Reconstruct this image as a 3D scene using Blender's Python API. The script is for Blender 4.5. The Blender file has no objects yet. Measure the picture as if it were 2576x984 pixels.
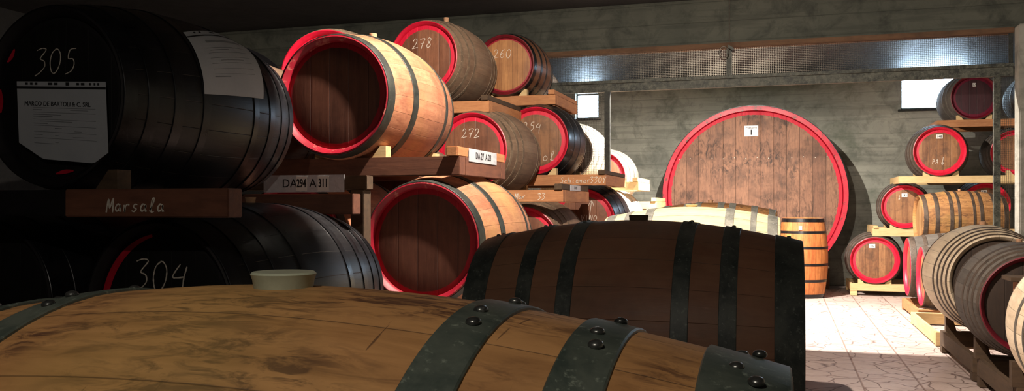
import bpy, bmesh, math, random
from mathutils import Vector, Matrix
random.seed(7)
PI = math.pi
scn = bpy.context.scene
COL = scn.collection

# ------------------------------------------------------------------ camera
cam_d = bpy.data.cameras.new('camera'); cam = bpy.data.objects.new('camera', cam_d); COL.objects.link(cam)
cam_d.sensor_width = 36.0; cam_d.lens = 36.0 * 2200 / 2576
cam_d.shift_y = 28.0 / 2576
cam_d.clip_start = 0.02; cam_d.clip_end = 200
cam.location = (0, 0, 1.1); cam.rotation_euler = (PI / 2, 0, math.radians(17.2))
scn.camera = cam
# ------------------------------------------------------------------ view and world
scn.view_settings.view_transform = 'Standard'; scn.view_settings.look = 'None'
scn.view_settings.gamma = 1.0; scn.view_settings.use_curve_mapping = False
scn.view_settings.exposure = 0.30
wd = bpy.data.worlds.new('world'); scn.world = wd; wd.use_nodes = True
wd.node_tree.nodes['Background'].inputs[0].default_value = (0.75, 0.87, 1.0, 1)
wd.node_tree.nodes['Background'].inputs[1].default_value = 4.0
# lamps: (name, x, y, z, watts, colour, label)
LAMPS = [
    ('ceiling_lamp', -0.76, 3.57, 2.93, 510, (1.0, 0.86, 0.74), 'round shaded ceiling lamp behind the nearer concrete beam, over the foreground casks'),
    ('ceiling_lamp', -0.60, 9.06, 2.835, 460, (1.0, 0.90, 0.80), 'round shaded ceiling lamp just beyond the mesh partition'),
    ('ceiling_lamp', -0.30, -0.25, 2.05, 22, (1.0, 0.90, 0.78), 'added fill lamp with a round shade, hung low and unseen behind the viewpoint'),  # fill added out of view to brighten the nearest casks
]
WINDOW_STRENGTH = 36.0

# ------------------------------------------------------------------ material helpers
def lin(c):
    return tuple(((v / 255) / 12.92 if v / 255 <= .04045 else ((v / 255 + .055) / 1.055) ** 2.4) for v in c) + (1,)

class G:
    def __init__(s, name):
        s.m = bpy.data.materials.new(name); s.m.use_nodes = True
        s.t = s.m.node_tree; s.b = s.t.nodes['Principled BSDF']
    def n(s, kind, **kw):
        nd = s.t.nodes.new('ShaderNode' + kind)
        for k, v in kw.items():
            if k in ('operation', 'blend_type', 'data_type', 'feature', 'distance', 'noise_dimensions', 'voronoi_dimensions', 'interpolation_type', 'wave_type', 'bands_direction'):
                setattr(nd, k, v)
        for k, v in kw.items():
            key = k
            if k[0] == 'i' and k[1:].isdigit(): key = int(k[1:])
            elif k in ('operation', 'blend_type', 'data_type', 'feature', 'distance', 'noise_dimensions', 'voronoi_dimensions', 'interpolation_type', 'wave_type', 'bands_direction'): continue
            else: key = k.replace('_', ' ')
            s.set(nd.inputs[key], v)
        return nd
    def set(s, inp, v):
        if isinstance(v, bpy.types.NodeSocket): s.t.links.new(v, inp)
        elif isinstance(v, bpy.types.Node): s.t.links.new(v.outputs[0], inp)
        else: inp.default_value = v
    def math(s, op, a, b=0.0, c=None, clamp=False):
        nd = s.t.nodes.new('ShaderNodeMath'); nd.operation = op; nd.use_clamp = clamp
        s.set(nd.inputs[0], a); s.set(nd.inputs[1], b)
        if c is not None: s.set(nd.inputs[2], c)
        return nd.outputs[0]
    def mix(s, f, a, b, mode='MIX'):
        nd = s.t.nodes.new('ShaderNodeMix'); nd.data_type = 'RGBA'; nd.blend_type = mode
        s.set(nd.inputs[0], f); s.set(nd.inputs[6], a); s.set(nd.inputs[7], b)
        return nd.outputs[2]
    def step(s, v, lo, hi):
        nd = s.t.nodes.new('ShaderNodeMapRange'); nd.clamp = True
        s.set(nd.inputs[0], v); nd.inputs[1].default_value = lo; nd.inputs[2].default_value = hi
        return nd.outputs[0]
    def noise(s, vec, scale, detail=4, rough=.55, dist=0.0):
        nd = s.t.nodes.new('ShaderNodeTexNoise'); s.set(nd.inputs['Vector'], vec)
        nd.inputs['Scale'].default_value = scale; nd.inputs['Detail'].default_value = detail
        nd.inputs['Roughness'].default_value = rough; nd.inputs['Distortion'].default_value = dist
        return nd.outputs[0]
    def vscale(s, vec, sc):
        nd = s.t.nodes.new('ShaderNodeMapping'); s.set(nd.inputs[0], vec); nd.inputs[3].default_value = sc
        return nd.outputs[0]
    def coords(s):
        tc = s.t.nodes.new('ShaderNodeTexCoord'); oi = s.t.nodes.new('ShaderNodeObjectInfo')
        va = s.t.nodes.new('ShaderNodeVectorMath'); va.operation = 'MULTIPLY_ADD'
        s.t.links.new(oi.outputs['Random'], va.inputs[0]); va.inputs[1].default_value = (37, 19, 53)
        s.t.links.new(tc.outputs['Object'], va.inputs[2])
        return tc, va.outputs[0], oi.outputs['Random']
    def bump(s, h, strength=.3, dist=.01):
        nd = s.t.nodes.new('ShaderNodeBump'); nd.inputs['Strength'].default_value = strength
        nd.inputs['Distance'].default_value = dist; s.set(nd.inputs['Height'], h)
        s.t.links.new(nd.outputs[0], s.b.inputs['Normal'])
    def rgh(s, v): s.set(s.b.inputs['Roughness'], v)
    def col(s, v): s.set(s.b.inputs['Base Color'], v)

def planks(name, dark, light, mode='stave', n=24, width=.09, seam=.03, stain=.5, stain_col=(30, 22, 18), rough=.55,
           ring=None, ring_col=(200, 20, 45), dust=0.0, dust_col=(150, 140, 125), contrast=1.0, spec=.4, bump=.35, stain_scale=3.0, marks=0.0, seam_str=.8, mold=0.0, fleck=0.0):
    """wood: staves round a barrel (UV), planks across a head (local x), or sawn timber (local coords)"""
    g = G(name); tc, oc, rnd = g.coords()
    sep = g.t.nodes.new('ShaderNodeSeparateXYZ')
    if mode == 'stave':
        g.t.links.new(tc.outputs['UV'], sep.inputs[0]); p = g.math('MULTIPLY', sep.outputs[0], n)
        gr = g.vscale(oc, (14, 1.2, 14))
    elif mode == 'head':
        g.t.links.new(tc.outputs['Object'], sep.inputs[0]); p = g.math('DIVIDE', g.math('ADD', sep.outputs[0], 3.03), width)
        gr = g.vscale(oc, (14, 2, 1.4))
    else:
        g.t.links.new(tc.outputs['Object'], sep.inputs[0]); p = None
        gr = g.vscale(oc, (2, 14, 14) if mode == 'timber_x' else (14, 2, 14))
    grain = g.noise(gr, 3.0, 6, .65, .6); big = g.noise(oc, stain_scale, 5, .6, .3); fine = g.noise(oc, 30, 3)
    fac = g.math('MULTIPLY_ADD', g.math('SUBTRACT', grain, .5), 1.6 * contrast, .5)
    if p is not None:
        wn = g.t.nodes.new('ShaderNodeTexWhiteNoise'); wn.noise_dimensions = '2D'
        cb = g.t.nodes.new('ShaderNodeCombineXYZ'); g.set(cb.inputs[0], g.math('FLOOR', p)); g.set(cb.inputs[1], rnd)
        g.t.links.new(cb.outputs[0], wn.inputs[0])
        fac = g.math('ADD', fac, g.math('MULTIPLY', g.math('SUBTRACT', wn.outputs[0], .5), .55 * contrast))
    fac = g.math('ADD', fac, g.math('MULTIPLY', g.math('SUBTRACT', fine, .5), .35), clamp=True)
    c = g.mix(fac, lin(dark), lin(light))
    if stain: c = g.mix(g.math('MULTIPLY', g.step(big, .5, .68), stain), c, lin(stain_col))
    if marks:   # scattered dark scratches and fungal streaks along the grain
        ms = g.noise(g.vscale(oc, (30, 7, 30) if mode == 'stave' else (26, 10, 5)), 1.0, 3, .6, 1.0)
        c = g.mix(g.math('MULTIPLY', g.step(ms, .6, .7), marks), c, lin(stain_col))
    if fleck:   # fine fungus flecks along the grain and short cracks across it
        f1_ = g.step(g.noise(g.vscale(oc, (75, 20, 75)), 1.0, 4, .7, .8), .46, .60); a1 = g.step(g.noise(g.vscale(oc, (7, 3.2, 7)), 1.0, 4, .6), .42, .56)
        c = g.mix(g.math('MULTIPLY', g.math('MULTIPLY', f1_, a1), fleck), c, lin(stain_col))
        f2_ = g.step(g.noise(g.vscale(oc, (9, 70, 9)), 1.0, 2, .5, 1.2), .70, .74)
        c = g.mix(g.math('MULTIPLY', f2_, fleck * .8), c, lin((60, 34, 26)))
        c = g.mix(g.math('MULTIPLY', g.step(g.noise(oc, 2.6, 2), .52, .66), .25), c, lin((190, 160, 88)))
    if mold:
        m1 = g.step(g.noise(oc, 2.2, 4, .6), .42, .62); m2 = g.step(g.noise(g.vscale(oc, (16, 10, 8)), 1.0, 6, .75, .8), .46, .62)
        c = g.mix(g.math('MULTIPLY', g.math('MULTIPLY', m1, m2), mold), c, lin((38, 28, 24)))
    if dust: c = g.mix(g.math('MULTIPLY', g.step(g.noise(oc, 5.5, 5, .65), .42, .72), dust), c, lin(dust_col))
    sm = None
    if p is not None:
        fr = g.math('FRACT', p); d = g.math('MINIMUM', fr, g.math('SUBTRACT', 1.0, fr))
        sm = g.step(d, 0.0, seam); c = g.mix(g.math('MULTIPLY', g.math('SUBTRACT', 1.0, sm), seam_str), c, lin((24, 16, 12)))
    if ring:
        sx = g.math('MULTIPLY', sep.outputs[0], sep.outputs[0]); sz = g.math('MULTIPLY', sep.outputs[2], sep.outputs[2])
        r = g.math('SQRT', g.math('ADD', sx, sz)); r = g.math('ADD', r, g.math('MULTIPLY', g.math('SUBTRACT', fine, .5), .006 * ring / .2))
        k = g.step(r, ring, ring + .004)
        rc = g.mix(g.math('MULTIPLY', g.step(grain, .35, .75), .45), lin(ring_col), lin(tuple(int(v * .6) for v in ring_col)))
        c = g.mix(k, c, rc)
    g.col(c); g.rgh(g.math('MULTIPLY_ADD', grain, .25, rough - .1)); g.b.inputs['Specular IOR Level'].default_value = spec
    h = g.math('MULTIPLY', grain, .35)
    if sm is not None: h = g.math('ADD', h, sm)
    g.bump(h, bump, .006)
    return g.m

def metal(name, c1, c2, rough=.45, metallic=.6, scale=12):
    g = G(name); tc, oc, rnd = g.coords()
    n1 = g.noise(oc, scale, 6, .7, .3); n2 = g.noise(oc, 60, 3)
    c = g.mix(g.step(n1, .38, .62), lin(c1), lin(c2)); c = g.mix(g.math('MULTIPLY', g.step(g.noise(oc, 95, 4, .7), .58, .70), .5), c, lin(tuple(min(255, int(v * 1.7)) for v in c2)))
    c = g.mix(g.math('MULTIPLY', g.step(g.noise(oc, 7, 5, .7, .6), .56, .68), .45), c, lin(tuple(int(v * .55) for v in c1))); g.col(c); g.b.inputs['Metallic'].default_value = metallic
    g.rgh(g.math('MULTIPLY_ADD', n1, .3, rough - .15)); g.bump(n2, .12, .003)
    return g.m

def paint(name, c1, c2, rough=.5, scale=9, chip=None):
    g = G(name); tc, oc, rnd = g.coords(); n1 = g.noise(oc, scale, 5, .65)
    c = g.mix(g.step(n1, .3, .72), lin(c1), lin(c2))
    if chip: c = g.mix(g.step(g.noise(oc, 16, 5, .7), .57, .64), c, lin(chip))
    g.col(c); g.rgh(rough); g.bump(g.noise(oc, 40, 4), .15, .004)
    return g.m

def concrete(name, c1, c2, c3, boards=True, rough=.85, moss=None):
    g = G(name); tc, oc, rnd = g.coords(); o = tc.outputs['Object']
    big = g.noise(o, .9, 6, .65, .4); med = g.noise(o, 4.5, 6, .7, .5); streak = g.noise(g.vscale(o, (.7, 1, 9)), 1.5, 5, .6)
    c = g.mix(g.step(big, .33, .67), lin(c1), lin(c2)); c = g.mix(g.step(med, .48, .72), c, lin(c3))
    c = g.mix(g.math('MULTIPLY', g.step(streak, .5, .62), .4), c, lin(c3))
    h = g.math('ADD', med, g.math('MULTIPLY', streak, .5))
    if boards:
        sep = g.t.nodes.new('ShaderNodeSeparateXYZ'); g.t.links.new(o, sep.inputs[0])
        fr = g.math('FRACT', g.math('MULTIPLY', g.math('ADD', sep.outputs[2], g.math('MULTIPLY', med, .01)), 5.2))
        ln = g.step(g.math('MINIMUM', fr, g.math('SUBTRACT', 1.0, fr)), .0, .035)
        c = g.mix(g.math('MULTIPLY', g.math('SUBTRACT', 1.0, ln), .2), c, lin(c3)); h = g.math('ADD', h, g.math('MULTIPLY', ln, .5))
    if moss: c = g.mix(g.math('MULTIPLY', g.step(g.noise(o, 1.6, 5, .7), .55, .7), .6), c, lin(moss))
    g.col(c); g.rgh(rough); g.bump(h, .5, .02)
    return g.m

RED = (216, 27, 60)
M = {}
M['pine_body'] = planks('oak_staves_tan', (136, 86, 60), (190, 134, 100), stain=.5, stain_col=(112, 60, 44), rough=.6, fleck=.35, marks=.3, seam=.02, seam_str=.45, stain_scale=6)
M['amber_body'] = planks('oak_staves_amber', (142, 98, 56), (188, 138, 86), stain=.3, stain_col=(74, 44, 34), rough=.65, fleck=.85, marks=.5, contrast=1.3, seam=.012, seam_str=.6, n=22, stain_scale=7)
M['dark_body'] = planks('oak_staves_brown', (118, 78, 60), (164, 116, 88), stain=.4, stain_col=(70, 48, 38), rough=.5, dust=.35, dust_col=(136, 116, 92), seam=.010, contrast=.6)
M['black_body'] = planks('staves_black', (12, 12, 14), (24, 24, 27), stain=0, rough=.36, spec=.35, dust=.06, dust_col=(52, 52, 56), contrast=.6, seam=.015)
M['dusty_body'] = planks('staves_dusty_brown', (98, 74, 58), (150, 122, 98), stain=.4, stain_col=(48, 34, 28), rough=.75, dust=.45, dust_col=(138, 122, 102), seam=.02, seam_str=.35)
M['glossy_body'] = planks('staves_glossy_brown', (84, 52, 36), (140, 92, 60), stain=.3, rough=.35, spec=.6, seam=.02)
M['pale_body'] = planks('oak_staves_pale', (190, 172, 132), (226, 212, 172), stain=.15, stain_col=(150, 125, 90), rough=.7)
M['white_body'] = planks('oak_staves_chalky', (178, 160, 138), (214, 200, 182), stain=.15, seam_str=.4, stain_col=(130, 110, 90), rough=.8)
M['grey_body'] = planks('staves_dusty_grey', (66, 60, 54), (108, 100, 92), stain=.3, seam_str=.4, stain_col=(40, 34, 32), rough=.85, dust=.4, dust_col=(96, 92, 86))
M['barn_body'] = planks('oak_staves_straw', (196, 174, 144), (236, 218, 190), seam_str=.4, stain=.2, stain_col=(110, 80, 56), rough=.7, marks=.2)
M['orange_body'] = planks('oak_staves_orange', (150, 82, 40), (206, 136, 76), stain=.3, stain_col=(84, 48, 28), rough=.55)
HR = .220
M['brown_head'] = planks('head_brown', (104, 64, 46), (146, 98, 72), 'head', seam_str=.35, mold=.3, stain=.5, stain_col=(46, 30, 24), ring=HR, ring_col=RED, rough=.5)
M['tan_head'] = planks('head_tan', (140, 92, 54), (192, 138, 86), 'head', stain=.3, stain_col=(96, 56, 38), ring=.238, ring_col=(150, 14, 40), width=.05)
M['mottled_head'] = planks('head_mottled', (104, 68, 46), (160, 116, 78), 'head', stain=.55, stain_col=(78, 56, 42), ring=HR, ring_col=RED, width=.075, stain_scale=9, mold=.6, seam_str=.5)
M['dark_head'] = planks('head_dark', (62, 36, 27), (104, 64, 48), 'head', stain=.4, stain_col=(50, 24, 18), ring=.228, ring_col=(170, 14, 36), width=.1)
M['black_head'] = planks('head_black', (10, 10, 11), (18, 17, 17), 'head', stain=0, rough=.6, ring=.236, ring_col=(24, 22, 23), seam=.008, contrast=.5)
M['plain_head'] = planks('head_plain', (126, 92, 56), (178, 142, 96), 'head', stain=.3, rough=.6)
M['plum_shade_head'] = planks('head_plum_shade', (46, 26, 32), (72, 42, 48), 'head', stain=.3, stain_col=(30, 20, 24), ring=HR, ring_col=(110, 12, 44))  # dark plum carries the beam's shade on the top barrel's head
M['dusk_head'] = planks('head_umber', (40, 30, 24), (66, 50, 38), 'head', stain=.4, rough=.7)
M['red'] = paint('red_paint', RED, (170, 12, 40), .4, chip=None)
M['red_worn'] = paint('red_paint_worn', (158, 20, 42), (128, 14, 34), .5, 14, chip=(176, 100, 90))
M['dark_red'] = paint('red_paint_dark', (120, 10, 30), (80, 12, 26), .5)
M['black_rim'] = paint('black_paint', (18, 18, 20), (34, 30, 32), .45, chip=None)
M['grey_wood'] = paint('rim_worn_wood', (116, 104, 92), (160, 148, 130), .8)
M['green_hoop'] = metal('hoop_grey_green', (60, 70, 64), (92, 98, 88), .5, .1)
M['wine_hoop'] = metal('hoop_olive_black', (30, 34, 30), (52, 54, 48), .55, .2)
M['dark_hoop'] = metal('hoop_dark', (56, 62, 60), (88, 92, 86), .5, .1)
M['black_hoop'] = metal('hoop_black_gloss', (14, 14, 16), (28, 28, 32), .32, .2)
M['galv_hoop'] = metal('hoop_galvanised', (138, 138, 130), (172, 170, 158), .45, .5)
M['dusty_hoop'] = metal('hoop_dusty', (90, 74, 58), (128, 110, 90), .75, .1)
M['rust_hoop'] = metal('hoop_brown', (56, 44, 36), (84, 70, 58), .65, .2)
M['grey_hoop'] = metal('hoop_grey', (84, 80, 72), (112, 106, 96), .6, .4)
M['rivet'] = metal('rivet_steel', (80, 82, 80), (120, 120, 116), .3, .8)
M['cork'] = paint('cork', (190, 150, 116), (160, 118, 88), .8, 60)
M['silicone'] = paint('silicone_bung', (176, 180, 156), (150, 154, 132), .45, 30)
M['pale_bung'] = paint('bung_yellow', (224, 206, 150), (210, 188, 130), .5)
M['chalk'] = paint('chalk', (235, 228, 214), (188, 178, 164), .95, 90)
M['paper'] = paint('paper', (186, 190, 196), (172, 177, 184), .7, 5)
M['print'] = paint('black_print', (22, 22, 24), (34, 34, 36), .7)
M['faint_print'] = paint('grey_print', (120, 124, 130), (146, 150, 154), .7)
M['plate'] = metal('number_plate', (188, 192, 198), (206, 208, 212), .5, .15)
M['sticker'] = paint('sticker_white', (236, 236, 232), (222, 222, 216), .6)
M['timber'] = planks('timber_red_brown', (88, 54, 42), (130, 84, 62), 'timber_x', stain=.3, rough=.7)
M['timber_y'] = planks('timber_red_brown_long', (88, 54, 42), (130, 84, 62), 'timber_y', stain=.3, rough=.7)
M['orange_timber'] = planks('timber_orange', (158, 100, 64), (202, 146, 98), 'timber_x', stain=.15, rough=.7)
M['orange_timber_y'] = planks('timber_orange_long', (158, 100, 64), (202, 146, 98), 'timber_y', stain=.15, rough=.7)
M['pine'] = planks('timber_pine', (190, 158, 106), (222, 196, 148), 'timber_x', stain=.12, stain_col=(150, 104, 60), rough=.7)
M['pine_y'] = planks('timber_pine_long', (190, 158, 106), (222, 196, 148), 'timber_y', stain=.12, stain_col=(150, 104, 60), rough=.7)
M['old_timber'] = planks('timber_old', (60, 46, 34), (96, 76, 56), 'timber_x', stain=.3, rough=.85)
M['old_timber_y'] = planks('timber_old_long', (60, 46, 34), (96, 76, 56), 'timber_y', stain=.3, rough=.85)
M['concrete'] = concrete('wall_concrete', (140, 142, 132), (172, 172, 158), (108, 112, 102), moss=(92, 102, 84))
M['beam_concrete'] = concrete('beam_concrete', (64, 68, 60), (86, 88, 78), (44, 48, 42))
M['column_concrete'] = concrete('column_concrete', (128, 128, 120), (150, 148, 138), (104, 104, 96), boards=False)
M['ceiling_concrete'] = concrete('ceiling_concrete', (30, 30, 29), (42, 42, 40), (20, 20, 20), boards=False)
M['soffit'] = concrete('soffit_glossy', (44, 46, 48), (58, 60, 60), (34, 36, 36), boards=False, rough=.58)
M['soffit'].node_tree.nodes['Principled BSDF'].inputs['Specular IOR Level'].default_value = .3
M['iron'] = metal('painted_iron', (30, 32, 30), (58, 60, 54), .55, .3, 25)
M['rail_iron'] = metal('flaking_rail', (34, 38, 34), (92, 94, 84), .6, .2, 22)
M['wire'] = metal('wire_steel', (70, 67, 62), (96, 92, 84), .32, .9, 4)
M['rust_wood'] = planks('rust_brown_strip', (78, 56, 40), (112, 84, 60), 'timber_x', stain=.5, rough=.8)

def floor_mat():
    g = G('floor_paving'); tc, oc, rnd = g.coords(); o = tc.outputs['Object']
    wob = g.noise(o, 3.0, 3)
    dist = g.t.nodes.new('ShaderNodeVectorMath'); dist.operation = 'MULTIPLY_ADD'
    nz = g.t.nodes.new('ShaderNodeTexNoise'); g.t.links.new(o, nz.inputs['Vector']); nz.inputs['Scale'].default_value = 6
    g.t.links.new(nz.outputs['Color'], dist.inputs[0]); dist.inputs[1].default_value = (.09, .09, 0); g.t.links.new(o, dist.inputs[2])
    vo = g.t.nodes.new('ShaderNodeTexVoronoi'); vo.feature = 'DISTANCE_TO_EDGE'; g.t.links.new(g.vscale(dist.outputs[0], (1, 1, 0)), vo.inputs['Vector']); vo.inputs['Scale'].default_value = 5.5
    crack = g.step(vo.outputs[0], .004, .03)
    sep = g.t.nodes.new('ShaderNodeSeparateXYZ'); g.t.links.new(o, sep.inputs[0])
    def line(s, w, off, th):
        fr = g.math('FRACT', g.math('DIVIDE', g.math('ADD', s, off), w)); return g.step(g.math('MINIMUM', fr, g.math('SUBTRACT', 1.0, fr)), th * .4, th)
    l = g.math('MULTIPLY', line(sep.outputs[0], .345, 5.05, .022), line(sep.outputs[1], .69, 5.0, .010))
    c = g.mix(g.step(g.noise(o, 2.2, 6, .65), .3, .7), lin((198, 180, 172)), lin((178, 160, 153)))
    c = g.mix(g.math('MULTIPLY', g.step(g.noise(o, 14, 5, .7), .5, .7), .5), c, lin((156, 134, 126)))
    c = g.mix(g.math('MULTIPLY', g.math('SUBTRACT', 1.0, crack), .75), c, lin((76, 56, 52)))
    c = g.mix(g.math('MULTIPLY', g.math('SUBTRACT', 1.0, l), .6), c, lin((98, 66, 52)))
    g.col(c); g.rgh(g.math('MULTIPLY_ADD', wob, .3, .4)); g.b.inputs['Specular IOR Level'].default_value = .35
    g.bump(g.math('ADD', crack, g.math('MULTIPLY', l, 1.0)), .4, .01)
    return g.m
M['floor'] = floor_mat()

def emis(name, c, s):
    m = bpy.data.materials.new(name); m.use_nodes = True; b = m.node_tree.nodes['Principled BSDF']
    b.inputs['Base Color'].default_value = (.8, .8, .8, 1); b.inputs['Emission Color'].default_value = (*c, 1); b.inputs['Emission Strength'].default_value = s
    return m
M['pane'] = emis('daylit_frosted_pane', (.58, .79, 1.0), WINDOW_STRENGTH)
M['bulb'] = emis('bulb_glow', (1, .9, .78), 20)
M['enamel'] = paint('dark_enamel', (40, 44, 42), (50, 54, 52), .4)

# ------------------------------------------------------------------ object helpers
def link(o, parent=None):
    COL.objects.link(o)
    if parent is not None: o.parent = parent
    return o
def empty(name, loc, rz=0, label=None, cat=None, group=None):
    o = bpy.data.objects.new(name, None); o.empty_display_size = .1; o.location = loc; o.rotation_euler = (0, 0, rz); link(o)
    return tag(o, label, cat, group)
def tag(o, label=None, cat=None, group=None, kind=None):
    if label: o['label'] = label
    if cat: o['category'] = cat
    if group: o['group'] = group
    if kind: o['kind'] = kind
    return o
def mesh_of(bm, mats, smooth=False, name='mesh'):
    me = bpy.data.meshes.new(name); bm.normal_update(); bm.to_mesh(me); bm.free()
    for m in (mats if isinstance(mats, (list, tuple)) else [mats]): me.materials.append(m)
    if smooth:
        for p in me.polygons: p.use_smooth = True
    return me
def obj(name, me, parent=None, loc=(0, 0, 0), rot=(0, 0, 0), scale=(1, 1, 1)):
    o = bpy.data.objects.new(name, me); link(o, parent); o.location = loc; o.rotation_euler = rot; o.scale = scale
    return o
def add_box(bm, x0, x1, y0, y1, z0, z1, bev=0.0):
    r = bmesh.ops.create_cube(bm, size=1.0)
    for v in r['verts']:
        v.co = Vector(((x0 + x1) / 2 + v.co.x * (x1 - x0), (y0 + y1) / 2 + v.co.y * (y1 - y0), (z0 + z1) / 2 + v.co.z * (z1 - z0)))
    if bev:
        es = list({e for v in r['verts'] for e in v.link_edges}); bmesh.ops.bevel(bm, geom=es, offset=bev, segments=2, affect='EDGES')
def box_me(x0, x1, y0, y1, z0, z1, mat, bev=.003):
    bm = bmesh.new(); add_box(bm, x0, x1, y0, y1, z0, z1, bev); return mesh_of(bm, mat)
def lathe_y(prof, n=72, closed=False, uv=True, cap0=False, cap1=False):
    """revolve (r, y) profile about the local Y axis; u runs round from the bottom"""
    bm = bmesh.new(); uvl = bm.loops.layers.uv.new('UVMap'); rings = []
    for r, y in prof:
        rings.append([bm.verts.new((r * math.sin(2 * PI * k / n), y, -r * math.cos(2 * PI * k / n))) for k in range(n)])
    pairs = list(range(len(prof) - 1)) + ([len(prof) - 1] if closed else [])
    for i in pairs:
        a, b = rings[i], rings[(i + 1) % len(prof)]
        for k in range(n):
            k2 = (k + 1) % n
            fc = bm.faces.new((a[k], a[k2], b[k2], b[k]))
            us = (k / n, (k + 1) / n, (k + 1) / n, k / n); vs = (prof[i][1], prof[i][1], prof[(i + 1) % len(prof)][1], prof[(i + 1) % len(prof)][1])
            for lp, u, v in zip(fc.loops, us, vs): lp[uvl].uv = (u, v)
    if cap0: bm.faces.new(list(reversed(rings[0])))
    if cap1: bm.faces.new(rings[-1])
    bmesh.ops.recalc_face_normals(bm, faces=bm.faces)
    return bm
def smooth_angle(me, deg=35):
    for p in me.polygons: p.use_smooth = True
    bm = bmesh.new(); bm.from_mesh(me)
    for e in bm.edges:
        if len(e.link_faces) == 2 and e.calc_face_angle(0) > math.radians(deg): e.smooth = False
    bm.to_mesh(me); bm.free()
    return me

# ------------------------------------------------------------------ writing
ST = {  # chalk strokes in a 1 x 1.4 cell
 '0': [[(.5, 1.35), (.15, 1.1), (.05, .6), (.25, .1), (.6, .05), (.9, .5), (.9, 1.0), (.65, 1.3), (.42, 1.33)]],
 '1': [[(.3, 1.0), (.6, 1.4), (.5, .7), (.45, 0)]],
 '2': [[(.05, 1.05), (.3, 1.38), (.65, 1.3), (.7, .95), (.4, .45), (.0, .05), (.45, .12), (1.0, .2)]],
 '3': [[(.05, 1.3), (.5, 1.4), (.85, 1.3), (.4, .85), (.75, .7), (.85, .4), (.5, .1), (.05, -.1)]],
 '4': [[(.55, 1.2), (.15, .75), (.2, .6), (.9, .65)], [(1.0, 1.1), (.85, .5), (.85, -.35)]],
 '5': [[(.95, 1.35), (.45, 1.3), (.35, .85), (.75, .8), (.9, .5), (.7, .15), (.2, .0)]],
 '6': [[(.8, 1.35), (.35, 1.0), (.1, .4), (.4, .02), (.8, .2), (.8, .55), (.45, .7), (.15, .4)]],
 '7': [[(.05, 1.2), (.3, 1.35), (.95, 1.35), (.6, .7), (.4, 0)], [(.2, .7), (.85, .78)]],
 '8': [[(.9, 1.2), (.5, 1.38), (.25, 1.1), (.55, .75), (.8, .4), (.45, .03), (.15, .3), (.5, .72), (.9, 1.2)]],
 'M': [[(.0, 0), (.15, 1.35), (.45, .4), (.85, 1.4), (.95, 0)]],
 'W': [[(.0, 1.3), (.2, 0), (.5, .9), (.75, 0), (1, 1.3)]],
 'a': [[(.8, .6), (.4, .75), (.1, .4), (.3, .05), (.7, .3), (.8, .65), (.8, .1), (1.0, .1)]],
 'r': [[(.1, .7), (.25, .0), (.3, .5), (.6, .75), (.85, .65)]],
 's': [[(.8, .7), (.4, .7), (.3, .45), (.7, .25), (.4, 0), (.05, .1)]],
 'l': [[(.2, .1), (.7, 1.2), (.5, 1.4), (.35, 1.0), (.4, .1), (.8, .1)]],
 'e': [[(.1, .35), (.7, .45), (.6, .75), (.25, .65), (.15, .2), (.5, .0), (.9, .2)]],
 'i': [[(.4, .7), (.4, .05), (.6, .05)], [(.45, 1.0), (.48, 1.05)]],
 'n': [[(.1, .7), (.15, 0), (.25, .5), (.55, .7), (.7, .5), (.75, 0)]],
 'h': [[(.15, 1.35), (.15, 0), (.25, .5), (.55, .7), (.7, .5), (.75, 0)]],
 'c': [[(.8, .6), (.4, .75), (.1, .4), (.35, .0), (.8, .1)]],
 'S': [[(.9, 1.2), (.5, 1.4), (.15, 1.1), (.7, .6), (.6, .1), (.0, .1)]],
 'o': [[(.5, .7), (.15, .5), (.2, .1), (.6, .0), (.85, .35), (.5, .7)]],
 'V': [[(.05, 1.35), (.4, 0), (.95, 1.4)]],
 'I': [[(.4, 1.3), (.45, 0)]],
 'N': [[(.1, 0), (.15, 1.3), (.75, .1), (.85, 1.35)]],
 'O': [[(.5, 1.3), (.1, .9), (.1, .35), (.5, .0), (.9, .4), (.85, 1.0), (.5, 1.3)]],
 'P': [[(.15, 0), (.2, 1.3), (.75, 1.2), (.75, .8), (.2, .65)]],
 'A': [[(.05, 0), (.5, 1.4), (.9, 0)], [(.2, .5), (.8, .55)]],
 'Y': [[(.05, 1.4), (.45, .8), (.9, 1.4)], [(.5, .8), (.4, 0)]],
 '^': [[(.45, -1.2), (.5, 1.4)], [(.1, .8), (.5, 1.4), (.95, .7)]],
 'v': [[(.5, 1.6), (.5, -.5)], [(.15, .2), (.5, -.5), (.9, .3)]],
 '-': [[(-.6, 0), (3.6, .35)], [(2.9, 1.0), (3.7, .35), (3.1, -.7)]],
 ' ': [],
}
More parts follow.
